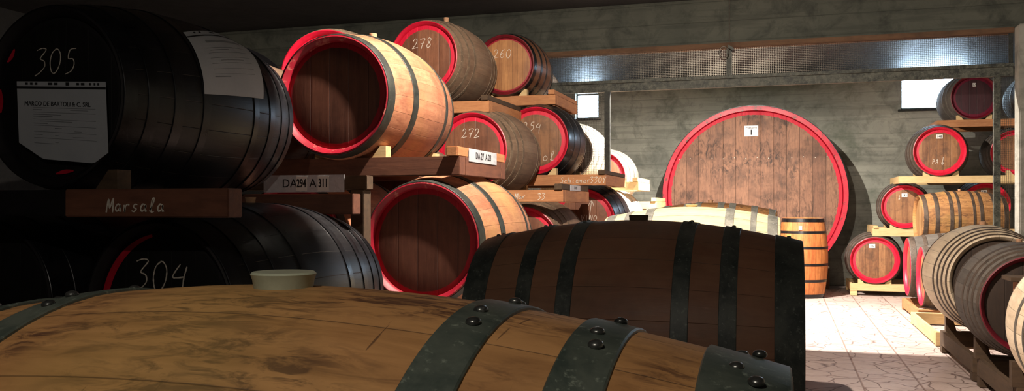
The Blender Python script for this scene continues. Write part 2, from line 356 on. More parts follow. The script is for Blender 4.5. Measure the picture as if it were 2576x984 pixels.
def chalk_me(text, h, weight=.0046, slant=.12, gap=1.25):
    """flat ribbons in the local XZ plane, facing -Y, centred on the origin"""
    rs = random.Random(text); bm = bmesh.new(); w = h / 1.4; total = len(text) * gap * w * .8
    x = -total / 2
    for ch in text:
        dy = rs.uniform(-.06, .06)
        for st in ST[ch]:
            # Catmull-Rom smoothing
            P = [Vector((p[0], p[1])) for p in st]; Q = []
            if len(P) > 2:
                for i in range(len(P) - 1):
                    p0, p1, p2, p3 = P[max(i - 1, 0)], P[i], P[i + 1], P[min(i + 2, len(P) - 1)]
                    for k in range(5):
                        t = k / 5; Q.append(.5 * ((2 * p1) + (p2 - p0) * t + (2 * p0 - 5 * p1 + 4 * p2 - p3) * t * t + (3 * p1 - p0 - 3 * p2 + p3) * t ** 3))
                Q.append(P[-1])
            else: Q = P
            pts = [(x + (q.x * .8 + (q.y - .7) * slant) * w, (q.y - .7 + dy) * w) for q in Q]
            prev = None
            for i, (px, pz) in enumerate(pts):
                a = pts[max(i - 1, 0)]; b = pts[min(i + 1, len(pts) - 1)]; d = Vector((b[0] - a[0], b[1] - a[1]))
                if d.length < 1e-9: continue
                d.normalize(); nrm = Vector((-d.y, d.x)) * weight * .5 * rs.uniform(.6, 1.2)
                c = [bm.verts.new((px + nrm.x, 0, pz + nrm.y)), bm.verts.new((px - nrm.x, 0, pz - nrm.y))]
                if prev: bm.faces.new((prev[0], prev[1], c[1], c[0]))
                prev = c
        x += gap * w * .8
    r = bmesh.ops.extrude_face_region(bm, geom=list(bm.faces))
    for e in r['geom']:
        if isinstance(e, bmesh.types.BMVert): e.co.y -= .0012
    bmesh.ops.recalc_face_normals(bm, faces=bm.faces)
    return mesh_of(bm, M['chalk'])
def chalk(text, h, parent, loc, rot=(0, 0, 0), name='chalk_writing', **k):
    return obj(name, chalk_me(text, h, **k), parent, loc, rot)
_tc = {}
def type_me(text, size, mat, bold=0.0):
    key = (text, size, mat.name, bold)
    if key not in _tc:
        cu = bpy.data.curves.new('type', 'FONT'); cu.body = text; cu.size = size; cu.align_x = 'CENTER'; cu.align_y = 'CENTER'
        cu.extrude = .0006; cu.offset = bold; cu.resolution_u = 3
        o = bpy.data.objects.new('type', cu); COL.objects.link(o)
        dg = bpy.context.evaluated_depsgraph_get(); me = bpy.data.meshes.new_from_object(o.evaluated_get(dg))
        bpy.data.objects.remove(o); me.materials.clear(); me.materials.append(mat); _tc[key] = me
    return _tc[key]
def printed(text, size, parent, loc, rz=0.0, mat=None, name='printed_text', bold=0.0, sx=1.0):
    return obj(name, type_me(text, size, mat or M['print'], bold), parent, loc, (PI / 2, 0, rz), (sx, 1, 1))

# ------------------------------------------------------------------ barrels
RH, RB, HL = .285, .345, .465          # chime radius, bilge radius, half length (before scaling)
def prof_r(y): return RB - (RB - RH) * (abs(y) / HL) ** 1.9
_bc = {}
def staves_me(mat, half_cap):
    key = ('staves', mat.name)
    if key not in _bc:
        p = []
        ys = [-HL + .004] + [-HL + 2 * HL * i / 26 for i in range(1, 26)] + [HL - .004]
        p += [(RH - .005, -HL)] + [(prof_r(y), y) for y in ys] + [(RH - .005, HL)]
        p += [(RH - .0215, HL - .016), (RH - .028, HL - .031), (RH - .028, HL - .045), (RH - .028, -HL + .045), (RH - .028, -HL + .031), (RH - .0215, -HL + .016)]
        me = mesh_of(lathe_y(p, 72, closed=True), mat); smooth_angle(me, 30); _bc[key] = me
    return _bc[key]
def hoop_me(y, w, mat, th=.0035):
    key = ('hoop', round(y, 4), w, mat.name)
    if key not in _bc:
        a, b = y - w / 2, y + w / 2; a = max(a, -HL + .001); b = min(b, HL - .001); e = .0015
        p = [(prof_r(a) - .002, a), (prof_r(a) + th - e, a), (prof_r(a) + th, a + e), (prof_r(y) + th, y), (prof_r(b) + th, b - e), (prof_r(b) + th - e, b), (prof_r(b) - .002, b)]
        me = mesh_of(lathe_y(p, 96), mat); smooth_angle(me, 30); _bc[key] = me
    return _bc[key]
def chime_me(mat, inner_only=False):
    key = ('chime', mat.name, inner_only)
    if key not in _bc:
        y = -HL
        if inner_only: p = [(RH - .021, y - .001), (RH - .0225, y - .0015), (RH - .0295, y + .03), (RH - .0295, y + .044), (RH - .027, y + .044), (RH - .027, y + .03)]
        else: p = [(RH + .001, y + .006), (RH - .001, y + .001), (RH - .007, y - .0015), (RH - .0235, y + .014), (RH - .0295, y + .03), (RH - .0295, y + .044), (RH - .027, y + .044), (RH - .027, y + .03), (RH - .02, y + .0185), (RH - .005, y + .004)]
        me = mesh_of(lathe_y(p, 72, closed=True), mat); smooth_angle(me, 40); _bc[key] = me
    return _bc[key]
def head_me(mat):
    key = ('head', mat.name)
    if key not in _bc:
        r = RH - .0285
        p = [(.001, -HL + .030), (r * .5, -HL + .030), (r - .02, -HL + .0315), (r, -HL + .037), (r, -HL + .052), (.001, -HL + .052)]
        me = mesh_of(lathe_y(p, 64), mat); smooth_angle(me, 30); _bc[key] = me
    return _bc[key]
def plug_me(r0, r1, h, mat, sink=.006):
    key = ('plug', r0, r1, h, mat.name)
    if key not in _bc:
        n = 24; bm = bmesh.new(); rr = [(r0, -sink), (r0 + (r1 - r0) * .5, h * .5), (r1, h - .002), (r1 - .002, h)]
        rings = [[bm.verts.new((r * math.cos(2 * PI * k / n), r * math.sin(2 * PI * k / n), z)) for k in range(n)] for r, z in rr]
        for a, b in zip(rings, rings[1:]):
            for k in range(n): bm.faces.new((a[k], a[(k + 1) % n], b[(k + 1) % n], b[k]))
        bm.faces.new(rings[-1]); bm.faces.new(list(reversed(rings[0])))
        me = mesh_of(bm, mat); smooth_angle(me, 40); _bc[key] = me
    return _bc[key]
def rivet_me():
    if 'rivet' not in _bc:
        bm = bmesh.new(); bmesh.ops.create_uvsphere(bm, u_segments=12, v_segments=8, radius=.0065)
        for v in bm.verts: v.co.z *= .6
        _bc['rivet'] = mesh_of(bm, M['rivet'], True)
    return _bc['rivet']
H6 = [(.435, .05), (.31, .038), (.15, .038)]
STY = dict(
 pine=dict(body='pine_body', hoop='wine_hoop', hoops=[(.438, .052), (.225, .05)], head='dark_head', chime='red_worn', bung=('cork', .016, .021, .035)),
 amber=dict(body='amber_body', hoop='green_hoop', hoops=[(.43, .068), (.315, .042), (.215, .042)], head='plain_head', chime=None, bung=('silicone', .027, .031, .015)),
 dark=dict(body='dark_body', hoop='dark_hoop', hoops=[(.427, .074), (.275, .045), (.155, .045)], head='plain_head', chime=None, bung=('old_timber', .027, .029, .016)),
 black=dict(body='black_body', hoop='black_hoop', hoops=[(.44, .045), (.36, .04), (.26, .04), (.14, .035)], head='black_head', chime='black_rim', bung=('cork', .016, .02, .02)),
 dusty=dict(body='dusty_body', hoop='dusty_hoop', hoops=[(.40, .03), (.30, .03), (.20, .03)], head='brown_head', chime='red', bung=('cork', .016, .024, .06)),
 glossy=dict(body='glossy_body', hoop='black_hoop', hoops=[(.43, .055), (.28, .045), (.12, .04)], head='tan_head', chime='dark_red', bung=('cork', .016, .02, .02)),
 blackred=dict(body='black_body', hoop='black_hoop', hoops=[(.43, .055), (.30, .045), (.14, .04)], head='mottled_head', chime='red', bung=('cork', .016, .02, .02)),
 right=dict(body='grey_body', hoop='rust_hoop', hoops=[(.43, .045), (.32, .035), (.18, .035)], head='mottled_head', chime='red', bung=('cork', .016, .02, .02)),
 rightshade=dict(body='grey_body', hoop='grey_hoop', hoops=[(.43, .045), (.32, .035), (.18, .035)], head='plum_shade_head', chime='dark_red', bung=('cork', .016, .02, .02)),
 white=dict(body='white_body', hoop='galv_hoop', hoops=[(.44, .04), (.32, .035), (.15, .035)], head='brown_head', chime='red', bung=('cork', .016, .02, .02)),
 pale=dict(body='pale_body', hoop='galv_hoop', hoops=[(.425, .05), (.33, .03), (.21, .045)], head='plain_head', chime=None, bung=('pale_bung', .024, .034, .012)),
 lying=dict(body='amber_body', hoop='rust_hoop', hoops=[(.43, .045), (.31, .045), (.16, .04), (.08, .03)], head='plain_head', chime=None, bung=('cork', .016, .02, .02)),
 straw=dict(body='barn_body', hoop='rust_hoop', hoops=[(.435, .018), (.37, .02), (.30, .02), (.22, .022)], head='dusk_head', chime=None, bung=('cork', .018, .022, .022)),
 grey=dict(body='grey_body', hoop='rust_hoop', hoops=[(.44, .03), (.36, .03), (.28, .03), (.18, .03)], head='dusk_head', chime='dark_red', bung=('cork', .016, .02, .02)),
 palegrey=dict(body='barn_body', hoop='grey_hoop', hoops=[(.44, .02), (.38, .02), (.26, .03)], head='plain_head', chime=None, bung=('cork', .016, .02, .02)),
 standing=dict(body='orange_body', hoop='dark_hoop', hoops=None, head='plain_head', chime=None, bung=None),
)
def barrel(label, style, X, Y, Z, yaw=0.0, s=1.0, mid=False, group=None, chime='', head='', rivets=None, bung=True, rivets_all=False, name='wine_barrel'):
    """X, Y, Z: centre of the facing head (or of the barrel when mid); yaw: degrees, axis runs away along (sin, cos)"""
    S = STY[style]; e = math.radians(yaw); a = Vector((math.sin(e), math.cos(e), 0))
    c = Vector((X, Y, Z)) + (Vector((0, 0, 0)) if mid else a * HL * s)
    t = empty(name, (c.x, c.y, c.z - RB * s), -e, label, 'barrel', group); t.scale = (s, s, s)
    ax = (0, 0, RB)
    obj('staves', staves_me(M[S['body']], None), t, ax)
    for sg in (-1, 1):
        for y, w in S['hoops']:
            h = obj('hoop', hoop_me(sg * y, w, M[S['hoop']]), t, ax)
            if rivets:
                for k, (ang, dy) in enumerate(rivets):
                    ag = math.radians(ang); r = prof_r(y) + .0045
                    obj('rivet', rivet_me(), h, (r * math.sin(ag), sg * y + dy * (w - .028) / .02, r * math.cos(ag)), (0, ag, 0))
    hm = M[head or S['head']]
    obj('head', head_me(hm), t, ax)
    back = obj('head', head_me(hm), t, ax, (0, 0, PI))
    cm = S['chime'] if chime == '' else chime
    if cm: obj('chime', chime_me(M[cm]), t, ax)
    if bung and S['bung']:
        bmn, r0, r1, hh = S['bung']; obj('bung', plug_me(r0, r1, hh, M[bmn]), t, (0, 0, 2 * RB - .001))
    return t
HY = -HL + .0285     # y of the head's face in a barrel's own frame
def on_head(t, text, dx, dz, h, **k): return chalk(text, h, t, (dx, HY, RB + dz), **k)
def sticker(t, text, dx, dz, w=.035, h=.024):
    o = obj('number_label', box_me(-w, w, -.0008, .0008, -h, h, M['sticker'], 0), t, (dx, HY - .001, RB + dz))
    if text: printed(text, h * 1.5, o, (0, -.0012, 0), bold=.0006)
    return o

# ------------------------------------------------------------------ racks
def rack(label, x0, x1, y0, y1, z, h=.088, th=.075, mat='timber', side='right', rail=True, rail_h=.045, rail_len=None, chocks=(), legs=0.0, plate=None, writing=None, group=None, board=True, railmat=None, endpiece=None, rail_top=None, name='barrel_rack', x1b=None, x0f=None, ch=.055, cq=(-1, 1), cback=True, cmat='pine'):
    t = empty(name, ((x0 + x1) / 2, (y0 + y1) / 2, z - h - legs), 0, label, 'rack', group)
    ox, oy, oz = t.location
    def part(nm, a, b, c, d, e_, f, m, **k):
        return obj(nm, box_me(-(b - a) / 2, (b - a) / 2, -(d - c) / 2, (d - c) / 2, -(f - e_) / 2, (f - e_) / 2, m, .003), t, ((a + b) / 2 - ox, (c + d) / 2 - oy, (e_ + f) / 2 - oz))
    part('beam', x0f if x0f is not None else x0, x1, y0, y0 + th, z - h, z, M[mat]); part('beam', x0, x1b or x1, y1 - th, y1, z - h, z, M[mat])
    sx = x1 if side == 'right' else x0; sg = -1 if side == 'right' else 1
    if board:
        a, b = sorted((sx, sx + sg * .03)); part('side_board', a, b, y0 + th + .001, y1 - th - .001, z - h, z, M[mat + '_y'])
        ox2 = x0 if side == 'right' else x1; a, b = sorted((ox2, ox2 - sg * .03)); part('side_board', a, b, y0 + th + .001, y1 - th - .001, z - h, z, M[mat + '_y'])
    if rail:
        rm = M[railmat or mat + '_y']; a, b = sorted((sx + sg * .004, sx + sg * .06)); ye = y0 + rail_len if rail_len else y1
        r = part('rail', a, b, y0 - .02, ye, z + .0005, z + rail_h, rm)
        if plate:   # (text pieces, y from, y to) plate facing +X on the rail
            px, (ya, yb), ph = a if sg > 0 else b, plate[1], plate[2]
            p = obj('number_plate', box_me(-.0012, .0012, -(yb - ya) / 2, (yb - ya) / 2, -ph / 2, ph / 2, M['plate'], 0), t, (max(b, sx) + .0015 - ox, (ya + yb) / 2 - oy, z + plate[3] - oz))
            for txt, dy, sz, bold in plate[0]: printed(txt, sz, p, (.0016, dy, 0), PI / 2, bold=bold)
    for cx in chocks:
        for yy in ((y0 + .008, y1 - th + .008) if cback else (y0 + .008,)):
            for q in cq:
                bm = bmesh.new(); w = .075; hh = ch
                co = [(0, 0), (w, 0), (w, hh), (w * .6, hh)]
                if q < 0: co = [(-p, r_) for p, r_ in co]
                lo = [bm.verts.new((p, -.028, r_)) for p, r_ in co]; hi = [bm.verts.new((p, .028, r_)) for p, r_ in co]
                bm.faces.new(lo); bm.faces.new(list(reversed(hi)))
                for i in range(4): bm.faces.new((lo[i], hi[i], hi[(i + 1) % 4], lo[(i + 1) % 4]))
                bmesh.ops.recalc_face_normals(bm, faces=bm.faces)
                obj('wedge', mesh_of(bm, M[cmat]), t, (cx + q * .115 - ox, yy + .03 - oy, z + .0005 - oz))
    if legs:
        for lx in (x0, x1 - .08):
            for ly in (y0, y1 - .08): part('leg', lx, lx + .08, ly, ly + .08, z - h - legs, z - h - .0005, M[mat])
    if writing:
        for txt, x, dz, hh in writing: chalk(txt, hh, t, (x - ox, y0 - .0006 - oy, z - h / 2 + dz - oz), weight=.0045)
    return t

# ================================================================== SETTING
YW = 13.0; XL, XR, YR, ZC = -7.5, 3.7, -3.2, 3.1
def struct(name, bm_or_me, mat=None):
    me = bm_or_me if isinstance(bm_or_me, bpy.types.Mesh) else mesh_of(bm_or_me, mat)
    return tag(obj(name, me), kind='structure')
struct('floor', box_me(XL - .2, XR + .2, YR - .2, YW + .3, -.2, 0, M['floor'], 0))
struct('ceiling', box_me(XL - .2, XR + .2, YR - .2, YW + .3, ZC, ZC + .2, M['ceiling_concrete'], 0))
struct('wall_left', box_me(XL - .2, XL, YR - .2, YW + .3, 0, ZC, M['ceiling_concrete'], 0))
struct('wall_right', box_me(XR, XR + .2, YR - .2, YW + .3, 0, ZC, M['concrete'], 0))
struct('wall_rear', box_me(XL, XR, YR - .2, YR, 0, ZC, M['concrete'], 0))
WIN = [(-3.02, -2.66, 2.44, 2.82), (1.545, 2.40, 2.435, 2.865)]
bm = bmesh.new()
add_box(bm, XL, XR, YW, YW + .3, 0, 2.43); add_box(bm, XL, XR, YW, YW + .3, 2.87, ZC)
xs = [XL, WIN[0][0], WIN[0][1], WIN[1][0], WIN[1][1], XR]
for a, b in ((xs[0], xs[1]), (xs[2], xs[3]), (xs[4], xs[5])): add_box(bm, a, b, YW, YW + .3, 2.43, 2.87)
struct('wall_back', bm, M['concrete'])
for i, (a, b, c, d) in enumerate(WIN):
    bm = bmesh.new(); fw = .022
    add_box(bm, a, a + fw, YW + .10, YW + .15, c, d); add_box(bm, b - fw, b, YW + .10, YW + .15, c, d)
    add_box(bm, a, b, YW + .10, YW + .15, c - .005, c + fw); add_box(bm, a, b, YW + .10, YW + .15, d - fw, d + .005)
    w = struct('window_%d' % (i + 1), bm, M['iron'])
    pn = obj('pane', box_me(a + fw, b - fw, YW + .125, YW + .132, c + fw, d - fw, M['pane'], 0), w)
    sl = obj('sill', box_me(a - .04, b + .04, YW - .035, YW + .02, c - .035, c - .006, M['iron'], .003), w)
YP = 8.6
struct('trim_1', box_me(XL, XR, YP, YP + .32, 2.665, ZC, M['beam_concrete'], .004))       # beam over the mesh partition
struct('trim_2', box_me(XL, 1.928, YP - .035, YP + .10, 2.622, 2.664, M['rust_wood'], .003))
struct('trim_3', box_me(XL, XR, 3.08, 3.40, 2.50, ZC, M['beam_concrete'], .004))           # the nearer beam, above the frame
struct('trim_4', box_me(1.93, 2.38, YP - .18, YP - .02, 0, 2.664, M['column_concrete'], .008))

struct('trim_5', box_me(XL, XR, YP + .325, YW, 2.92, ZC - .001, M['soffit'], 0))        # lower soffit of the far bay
# lamps
for nm, x, y, z, wts, colr, lab in LAMPS:
    deep = y > 8.9          # the far lamp sits deep in its shade and lights only downwards
    t = empty(nm, (x, y, z), 0, lab, 'lamp')
    p = [(.012, .08), (.05, .075), (.11, .05), (.13, .0), (.132, -.004), (.128, -.002), (.108, .046), (.048, .071), (.012, .076)]
    bm = lathe_y([(r, yy) for r, yy in p], 48, closed=True)
    bmesh.ops.rotate(bm, verts=bm.verts, matrix=Matrix.Rotation(PI / 2, 3, 'X'))
    obj('shade', smooth_angle(mesh_of(bm, M['enamel']), 40), t)
    bm = bmesh.new(); bmesh.ops.create_uvsphere(bm, u_segments=20, v_segments=12, radius=.006 if deep else .022); obj('bulb', mesh_of(bm, M['bulb'], True), t, (0, 0, .066 if deep else .030))
    zt = 2.92 if y > 8.9 else ZC
    if zt - z - .1 > .005:
        bm = bmesh.new(); bmesh.ops.create_cone(bm, cap_ends=True, segments=12, radius1=.006, radius2=.006, depth=zt - z - .09)
        obj('stem', mesh_of(bm, M['enamel']), t, (0, 0, (zt - z + .09) / 2))
    ld = bpy.data.lights.new('bulb_light', 'AREA' if deep else 'POINT'); ld.energy = wts; ld.color = colr
    if deep: ld.shape = 'DISK'; ld.size = .03
    else: ld.shadow_soft_size = .018
    lo = bpy.data.objects.new('bulb_light', ld); link(lo, t); lo.location = (0, 0, -.012)

# mesh partition
mp = empty('mesh_partition', (-1.3, YP, 0), 0, 'iron framed wire mesh partition hanging under the concrete beam, open in the middle', 'partition')
def mpart(nm, x0, x1, y0, y1, z0, z1, m): return obj(nm, box_me(x0, x1, y0, y1, z0, z1, M[m], .002), mp, (1.3, -YP, 0))
mpart('rail', XL, 1.928, YP + .005, YP + .055, 2.245, 2.355, 'rail_iron')
mpart('rail', XL, 1.928, YP - .02, YP + .005, 2.325, 2.355, 'rail_iron')
mpart('post', -1.70, -1.645, YP + .006, YP + .05, 0, 2.2445, 'iron'); mpart('post', 1.775, 1.83, YP + .006, YP + .05, 0, 2.2445, 'rail_iron')
mpart('post', -.515, -.465, YP + .012, YP + .045, 2.3555, 2.6215, 'rail_iron')
mpart('post', 1.894, 1.928, YP + .012, YP + .045, 2.3555, 2.6215, 'iron')
def wires(x0, x1, z0, z1, pitch=.0165, r=.0011, tilt=None):
    bm = bmesh.new()
    def bar(a, b, horiz):
        vs = []
        for p in (a, b):
            for dx, dy in ((-r, -r), (r, -r), (r, r), (-r, r)):
                vs.append(bm.verts.new((p[0] + (0 if horiz else dx), p[1] + dy, p[2] + (dx if horiz else 0))))
        for i in range(4): bm.faces.new((vs[i], vs[(i + 1) % 4], vs[4 + (i + 1) % 4], vs[4 + i]))
    for i in range(int((x1 - x0) / pitch) + 1): x = x0 + i * pitch; bar((x, 0, z0), (x, 0, z1), False)
    for i in range(int((z1 - z0) / pitch) + 1): z = z0 + i * pitch; bar((x0, .002, z), (x1, .002, z), True)
    bmesh.ops.recalc_face_normals(bm, faces=bm.faces)
    return mesh_of(bm, M['wire'])
for a, b, c, d in ((-4.2, -.516, 2.356, 2.621), (-.464, 1.893, 2.356, 2.621), (-3.4, -1.701, .3, 2.244), (1.831, 1.928, .0, 2.244)):
    obj('wire_mesh', wires(a, b, c, d), mp, (1.3, .03, 0))
hw = empty('hanging_wire', (-.487, YP - .045, 2.62), 0, 'thin grey wire down the concrete beam, ending in a bent clip and loop', 'wire')
bm = bmesh.new(); bmesh.ops.create_cone(bm, cap_ends=True, segments=8, radius1=.005, radius2=.005, depth=.46); obj('wire', mesh_of(bm, M['grey_hoop']), hw, (0, .036, .25))
obj('clip', box_me(-.012, .05, -.03, .0, -.012, .012, M['rail_iron']), hw, (0, 0, 0), (0, math.radians(35), 0))
bm = bmesh.new(); rr = []
for k in range(24):
    a = 2 * PI * k / 24; rr.append([bm.verts.new(((.042 + .005 * math.cos(b)) * math.cos(a), .005 * math.sin(b), (.055 + .005 * math.cos(b)) * math.sin(a))) for b in (0, PI / 3 * 1, PI / 3 * 2, PI, PI / 3 * 4, PI / 3 * 5)])
for i in range(24):
    for k in range(6): bm.faces.new((rr[i][k], rr[i][(k + 1) % 6], rr[(i + 1) % 24][(k + 1) % 6], rr[(i + 1) % 24][k]))
obj('loop', mesh_of(bm, M['wire'], True), hw, (-.05, 0, -.05))

# ================================================================== FOREGROUND CASKS (axes along the aisle's width)
RV = [(-14, -.007), (-9, .007), (4, -.006), (9, .006)]
t = barrel('pale amber oak cask closest to the camera, green-grey hoops and white rubber bung', 'amber', -.475, .765, .662, -90, 1.04, mid=True, rivets=[(-12, -.004), (-6, .004), (8, -.004), (14, .004), (30, 0)])
t = barrel('dark brown cask with wide black hoops in the middle, behind the nearest cask', 'dark', -.41, 2.6, .715, -90, 1.0, mid=True, rivets=[(-7, 0), (3, 0)])
t = barrel('bleached pale oak cask with grey hoops, brightly lit behind the dark brown cask', 'pale', -.475, 4.85, .755, -90, 1.0, mid=True)
t = barrel('tan cask with grey hoops lying in front of the giant cask, just behind the pale one', 'lying', -.50, 6.5, .785, -90, 1.0, mid=True)
t['label'] = 'tan cask lying behind the brightly lit pale cask, only its hooped top showing'
for ch in t.children:
    if ch.name.startswith('hoop'): ch.data = hoop_me(ch.data.vertices[0].co.y and (min(v.co.y for v in ch.data.vertices) + max(v.co.y for v in ch.data.vertices)) / 2, .045, M['galv_hoop'])
for (yy, zc, s, lb) in ((.765, .662, 1.04, 'nearest amber cask'), (2.6, .715, 1, 'dark brown middle cask'), (4.85, .755, 1, 'bleached pale cask'), (6.5, .785, 1, 'tan cask behind the pale one')):
    zt = zc - .30 * s
    r = empty('cask_stand', (-.45, yy, 0), 0, 'low timber stand carrying the ' + lb, 'stand')
    for xx in (-.36, .36):
        bm = bmesh.new(); add_box(bm, xx - .035, xx + .035, -.30, .30, zt - .12, zt, .003); obj('beam', mesh_of(bm, M['old_timber_y']), r)
        for y2 in (-.24, .24): obj('leg', box_me(xx - .04, xx + .04, y2 - .04, y2 + .04, 0, zt - .121, M['old_timber'], .003), r)
        for q in (-1, 1):
            bm = bmesh.new(); co = [(.09, 0), (.16, 0), (.16, .05), (.13, .05)]; co = [(q * a, b) for a, b in co]
            lo = [bm.verts.new((xx - .03, p, zt + .0005 + z2)) for p, z2 in co]; hi = [bm.verts.new((xx + .03, p, zt + .0005 + z2)) for p, z2 in co]
            bm.faces.new(lo); bm.faces.new(list(reversed(hi)))
            for i in range(4): bm.faces.new((lo[i], hi[i], hi[(i + 1) % 4], lo[(i + 1) % 4]))
            bmesh.ops.recalc_face_normals(bm, faces=bm.faces); obj('wedge', mesh_of(bm, M['old_timber']), r)

# ================================================================== LEFT STACK
b305 = barrel('black barrel chalked 305 with a white form taped to its head', 'black', -2.21, 2.21, 1.45, 1.5, bung=False)
on_head(b305, '305', -.005, .115, .082, weight=.0032)
b304 = barrel('black barrel chalked 304 at lower left, under the rack marked Marsala', 'black', -1.85, 2.26, .77, 2.8)
on_head(b304, '304', -.005, .115, .10, weight=.0045)
bC = barrel('large tan barrel with shaded head and cork, on the rack right of barrel 305', 'pine', -2.04, 3.71, 1.63, -2)
bD = barrel('tan barrel with red-rimmed shaded head on the lower level, right of barrel 304', 'pine', -1.61, 3.77, .93, -1, chime='red_worn')
bE = barrel('dusty barrel with red head ring half hidden behind the large tan barrel with the cork', 'dusty', -2.67, 4.78, 1.90, -13.9, bung=False)
barrel('grey barrel, its shade put in as black staves, left of the red-rimmed top barrels, only its top showing', 'black', -3.66, 4.90, 1.90, -10, bung=False)  # black style stands in for shade on a dusty grey barrel
barrel('dusty barrel squeezed between barrel 305 and the large tan barrel, only its shoulder showing', 'dusty', -2.83, 3.68, 1.56, 0, bung=False)
barrel('tan barrel glimpsed behind barrel 304, left of the lower red-rimmed barrel', 'pine', -2.36, 3.86, .93, 0)
barrel('barrel whose red rim shows just above the lower shaded-head tan barrel', 'dusty', -2.36, 4.80, 1.17, 0, head='brown_head')
b278 = barrel('dusty brown red-ringed barrel chalked 278 on the top level, tall cork in its bung hole', 'dusty', -2.67, 6.29, 2.26, 1.2)
on_head(b278, '278', -.015, .115, .08)
b260 = barrel('glossy brown barrel chalked 260 at the right end of the top level', 'glossy', -2.33, 7.30, 2.345, -4, .93)
on_head(b260, '260', -.02, .11, .085)
b272 = barrel('dusty brown red-ringed barrel chalked 272 on the middle level', 'dusty', -2.23, 6.16, 1.52, .3)
on_head(b272, '272', -.005, .13, .07)
b254 = barrel('black-hooped barrel chalked 254 on the middle level, right of barrel 272', 'blackred', -2.0, 7.12, 1.66, -3.8)
on_head(b254, '254', -.03, .12, .075); on_head(b254, 'ol', .12, -.13, .08)
bM = barrel('low dusty barrel with a chalked 1, under the rack below barrel 272', 'dusty', -1.87, 6.3, .815, 0, head='brown_head')
on_head(bM, '1', .02, .05, .09)
bV = barrel('black-hooped barrel chalked VINO with an arrow, on the lower level', 'blackred', -1.64, 7.32, .97, -2.3, head='brown_head')
on_head(bV, 'VINO', .06, .035, .05); on_head(bV, '^', .08, .13, .10); on_head(bV, '-', -.03, -.02, .045)
barrel('chalky white barrel just behind the barrel chalked VINO, beside the partition post', 'white', -1.78, 8.9, .95, 0)
barrel('pale dusty barrel behind the wire mesh at left, beside the partition post', 'white', -2.2, 9.1, 1.68, 0, head='dusk_head', chime=None)
barrel('dark barrel behind the wire mesh with the small bright window beside it', 'grey', -2.75, 9.1, 2.40, 0, .95, chime=None)
bK = barrel('chalky red-rimmed barrel beyond the partition post, left of the giant cask', 'white', -2.05, 10.2, 1.46, 0)
on_head(bK, '1', .1, -.03, .07)
barrel('low chalky red-rimmed barrel beside the giant cask at its lower left', 'white', -1.745, 10.2, .825, 0)

barrel('added black barrel darkening the gap left of the barrel chalked 304, at the far lower left', 'black', -2.62, 2.34, .77, 1.0, bung=False)  # unseen barrel added so this gap stays dark

# documents
def sheet(name, label, verts_fn, w, h, rows=16, cols=16, cut=None, header=True):
    """paper following a surface: verts_fn(u, v) -> world point, u right 0..1, v up 0..1"""
    bm = bmesh.new(); gr = [[None] * (cols + 1) for _ in range(rows + 1)]
    for j in range(rows + 1):
        for i in range(cols + 1): gr[j][i] = bm.verts.new(verts_fn(i / cols, j / rows, 0.0))
    for j in range(rows):
        for i in range(cols):
            u, v = (i + .5) / cols, (j + .5) / rows
            if cut and cut(u, v): continue
            bm.faces.new((gr[j][i], gr[j][i + 1], gr[j + 1][i + 1], gr[j + 1][i]))
    bmesh.ops.delete(bm, geom=[v for v in bm.verts if not v.link_faces], context='VERTS')
    r = bmesh.ops.extrude_face_region(bm, geom=list(bm.faces))
    nrm = (Vector(verts_fn(.5, .5, .001)) - Vector(verts_fn(.5, .5, 0.0))).normalized()
    for g_ in r['geom']:
        if isinstance(g_, bmesh.types.BMVert): g_.co += nrm * .0006
    bmesh.ops.recalc_face_normals(bm, faces=bm.faces)
    o = obj(name, mesh_of(bm, M['paper'])); tag(o, label, 'paper')
    return o
def strip_on(parent, fn, u0, u1, v0, v1, mat, name, off=.0011, n=10):
    bm = bmesh.new(); lo = [bm.verts.new(fn(u0 + (u1 - u0) * k / n, v0, off)) for k in range(n + 1)]; hi = [bm.verts.new(fn(u0 + (u1 - u0) * k / n, v1, off)) for k in range(n + 1)]
    for k in range(n): bm.faces.new((lo[k], lo[k + 1], hi[k + 1], hi[k]))
    bmesh.ops.recalc_face_normals(bm, faces=bm.faces)
    return bm
def merged_strips(parent, fn, strips, mat, name, off=.0011):
    bm = bmesh.new()
    for u0, u1, v0, v1 in strips:
        n = 8; lo = [bm.verts.new(fn(u0 + (u1 - u0) * k / n, v0, off)) for k in range(n + 1)]; hi = [bm.verts.new(fn(u0 + (u1 - u0) * k / n, v1, off)) for k in range(n + 1)]
        for k in range(n): bm.faces.new((lo[k], lo[k + 1], hi[k + 1], hi[k]))
    bmesh.ops.recalc_face_normals(bm, faces=bm.faces)
    return obj(name, mesh_of(bm, mat), parent)
def each_strip(parent, fn, strips, mat, name, off=.0011):
    for st in strips: merged_strips(parent, fn, [st], mat, name, off)
e305 = math.radians(1.5)
def head_pt(dx, dz, off):   # point on barrel 305's head plane
    c = Vector((-2.21, 2.21, 1.45)); a = Vector((math.sin(e305), math.cos(e305), 0)); d = Vector((a.y, -a.x, 0))
    return c + d * dx + Vector((0, 0, dz)) - a * (.004 + off)
def f1(u, v, off):
    x = -.136 + .357 * u + (.012 * (1 - v)); z = .052 - .018 * u - (1 - v) * .243 - .012 * u * (1 - v)
    return head_pt(x, z, off)
def f1s(u, v, off):
    vm = max(0.0, .19 - .70 * u, (u - .84) * .9); return f1(u, vm + (1 - vm) * v, off)
pg = sheet('form_sheet', 'white printed form in a punched sleeve taped on the head of the barrel chalked 305', f1s, .33, .25, 28, 28)
merged_strips(pg, f1, [(.0, 1.0, .905, .935)], M['print'], 'sleeve_seam')
each_strip(pg, f1, [(.10 + k, .13 + k, .955, .985) for k in (0, .055, .11)] + [(.36, .41, .955, .985), (.43, .47, .955, .985), (.56, .60, .95, .99), (.68, .71, .955, .985), (.73, .77, .955, .985), (.82, .84, .955, .985), (.87, .89, .955, .985), (.91, .93, .955, .985)], M['print'], 'punch_hole')
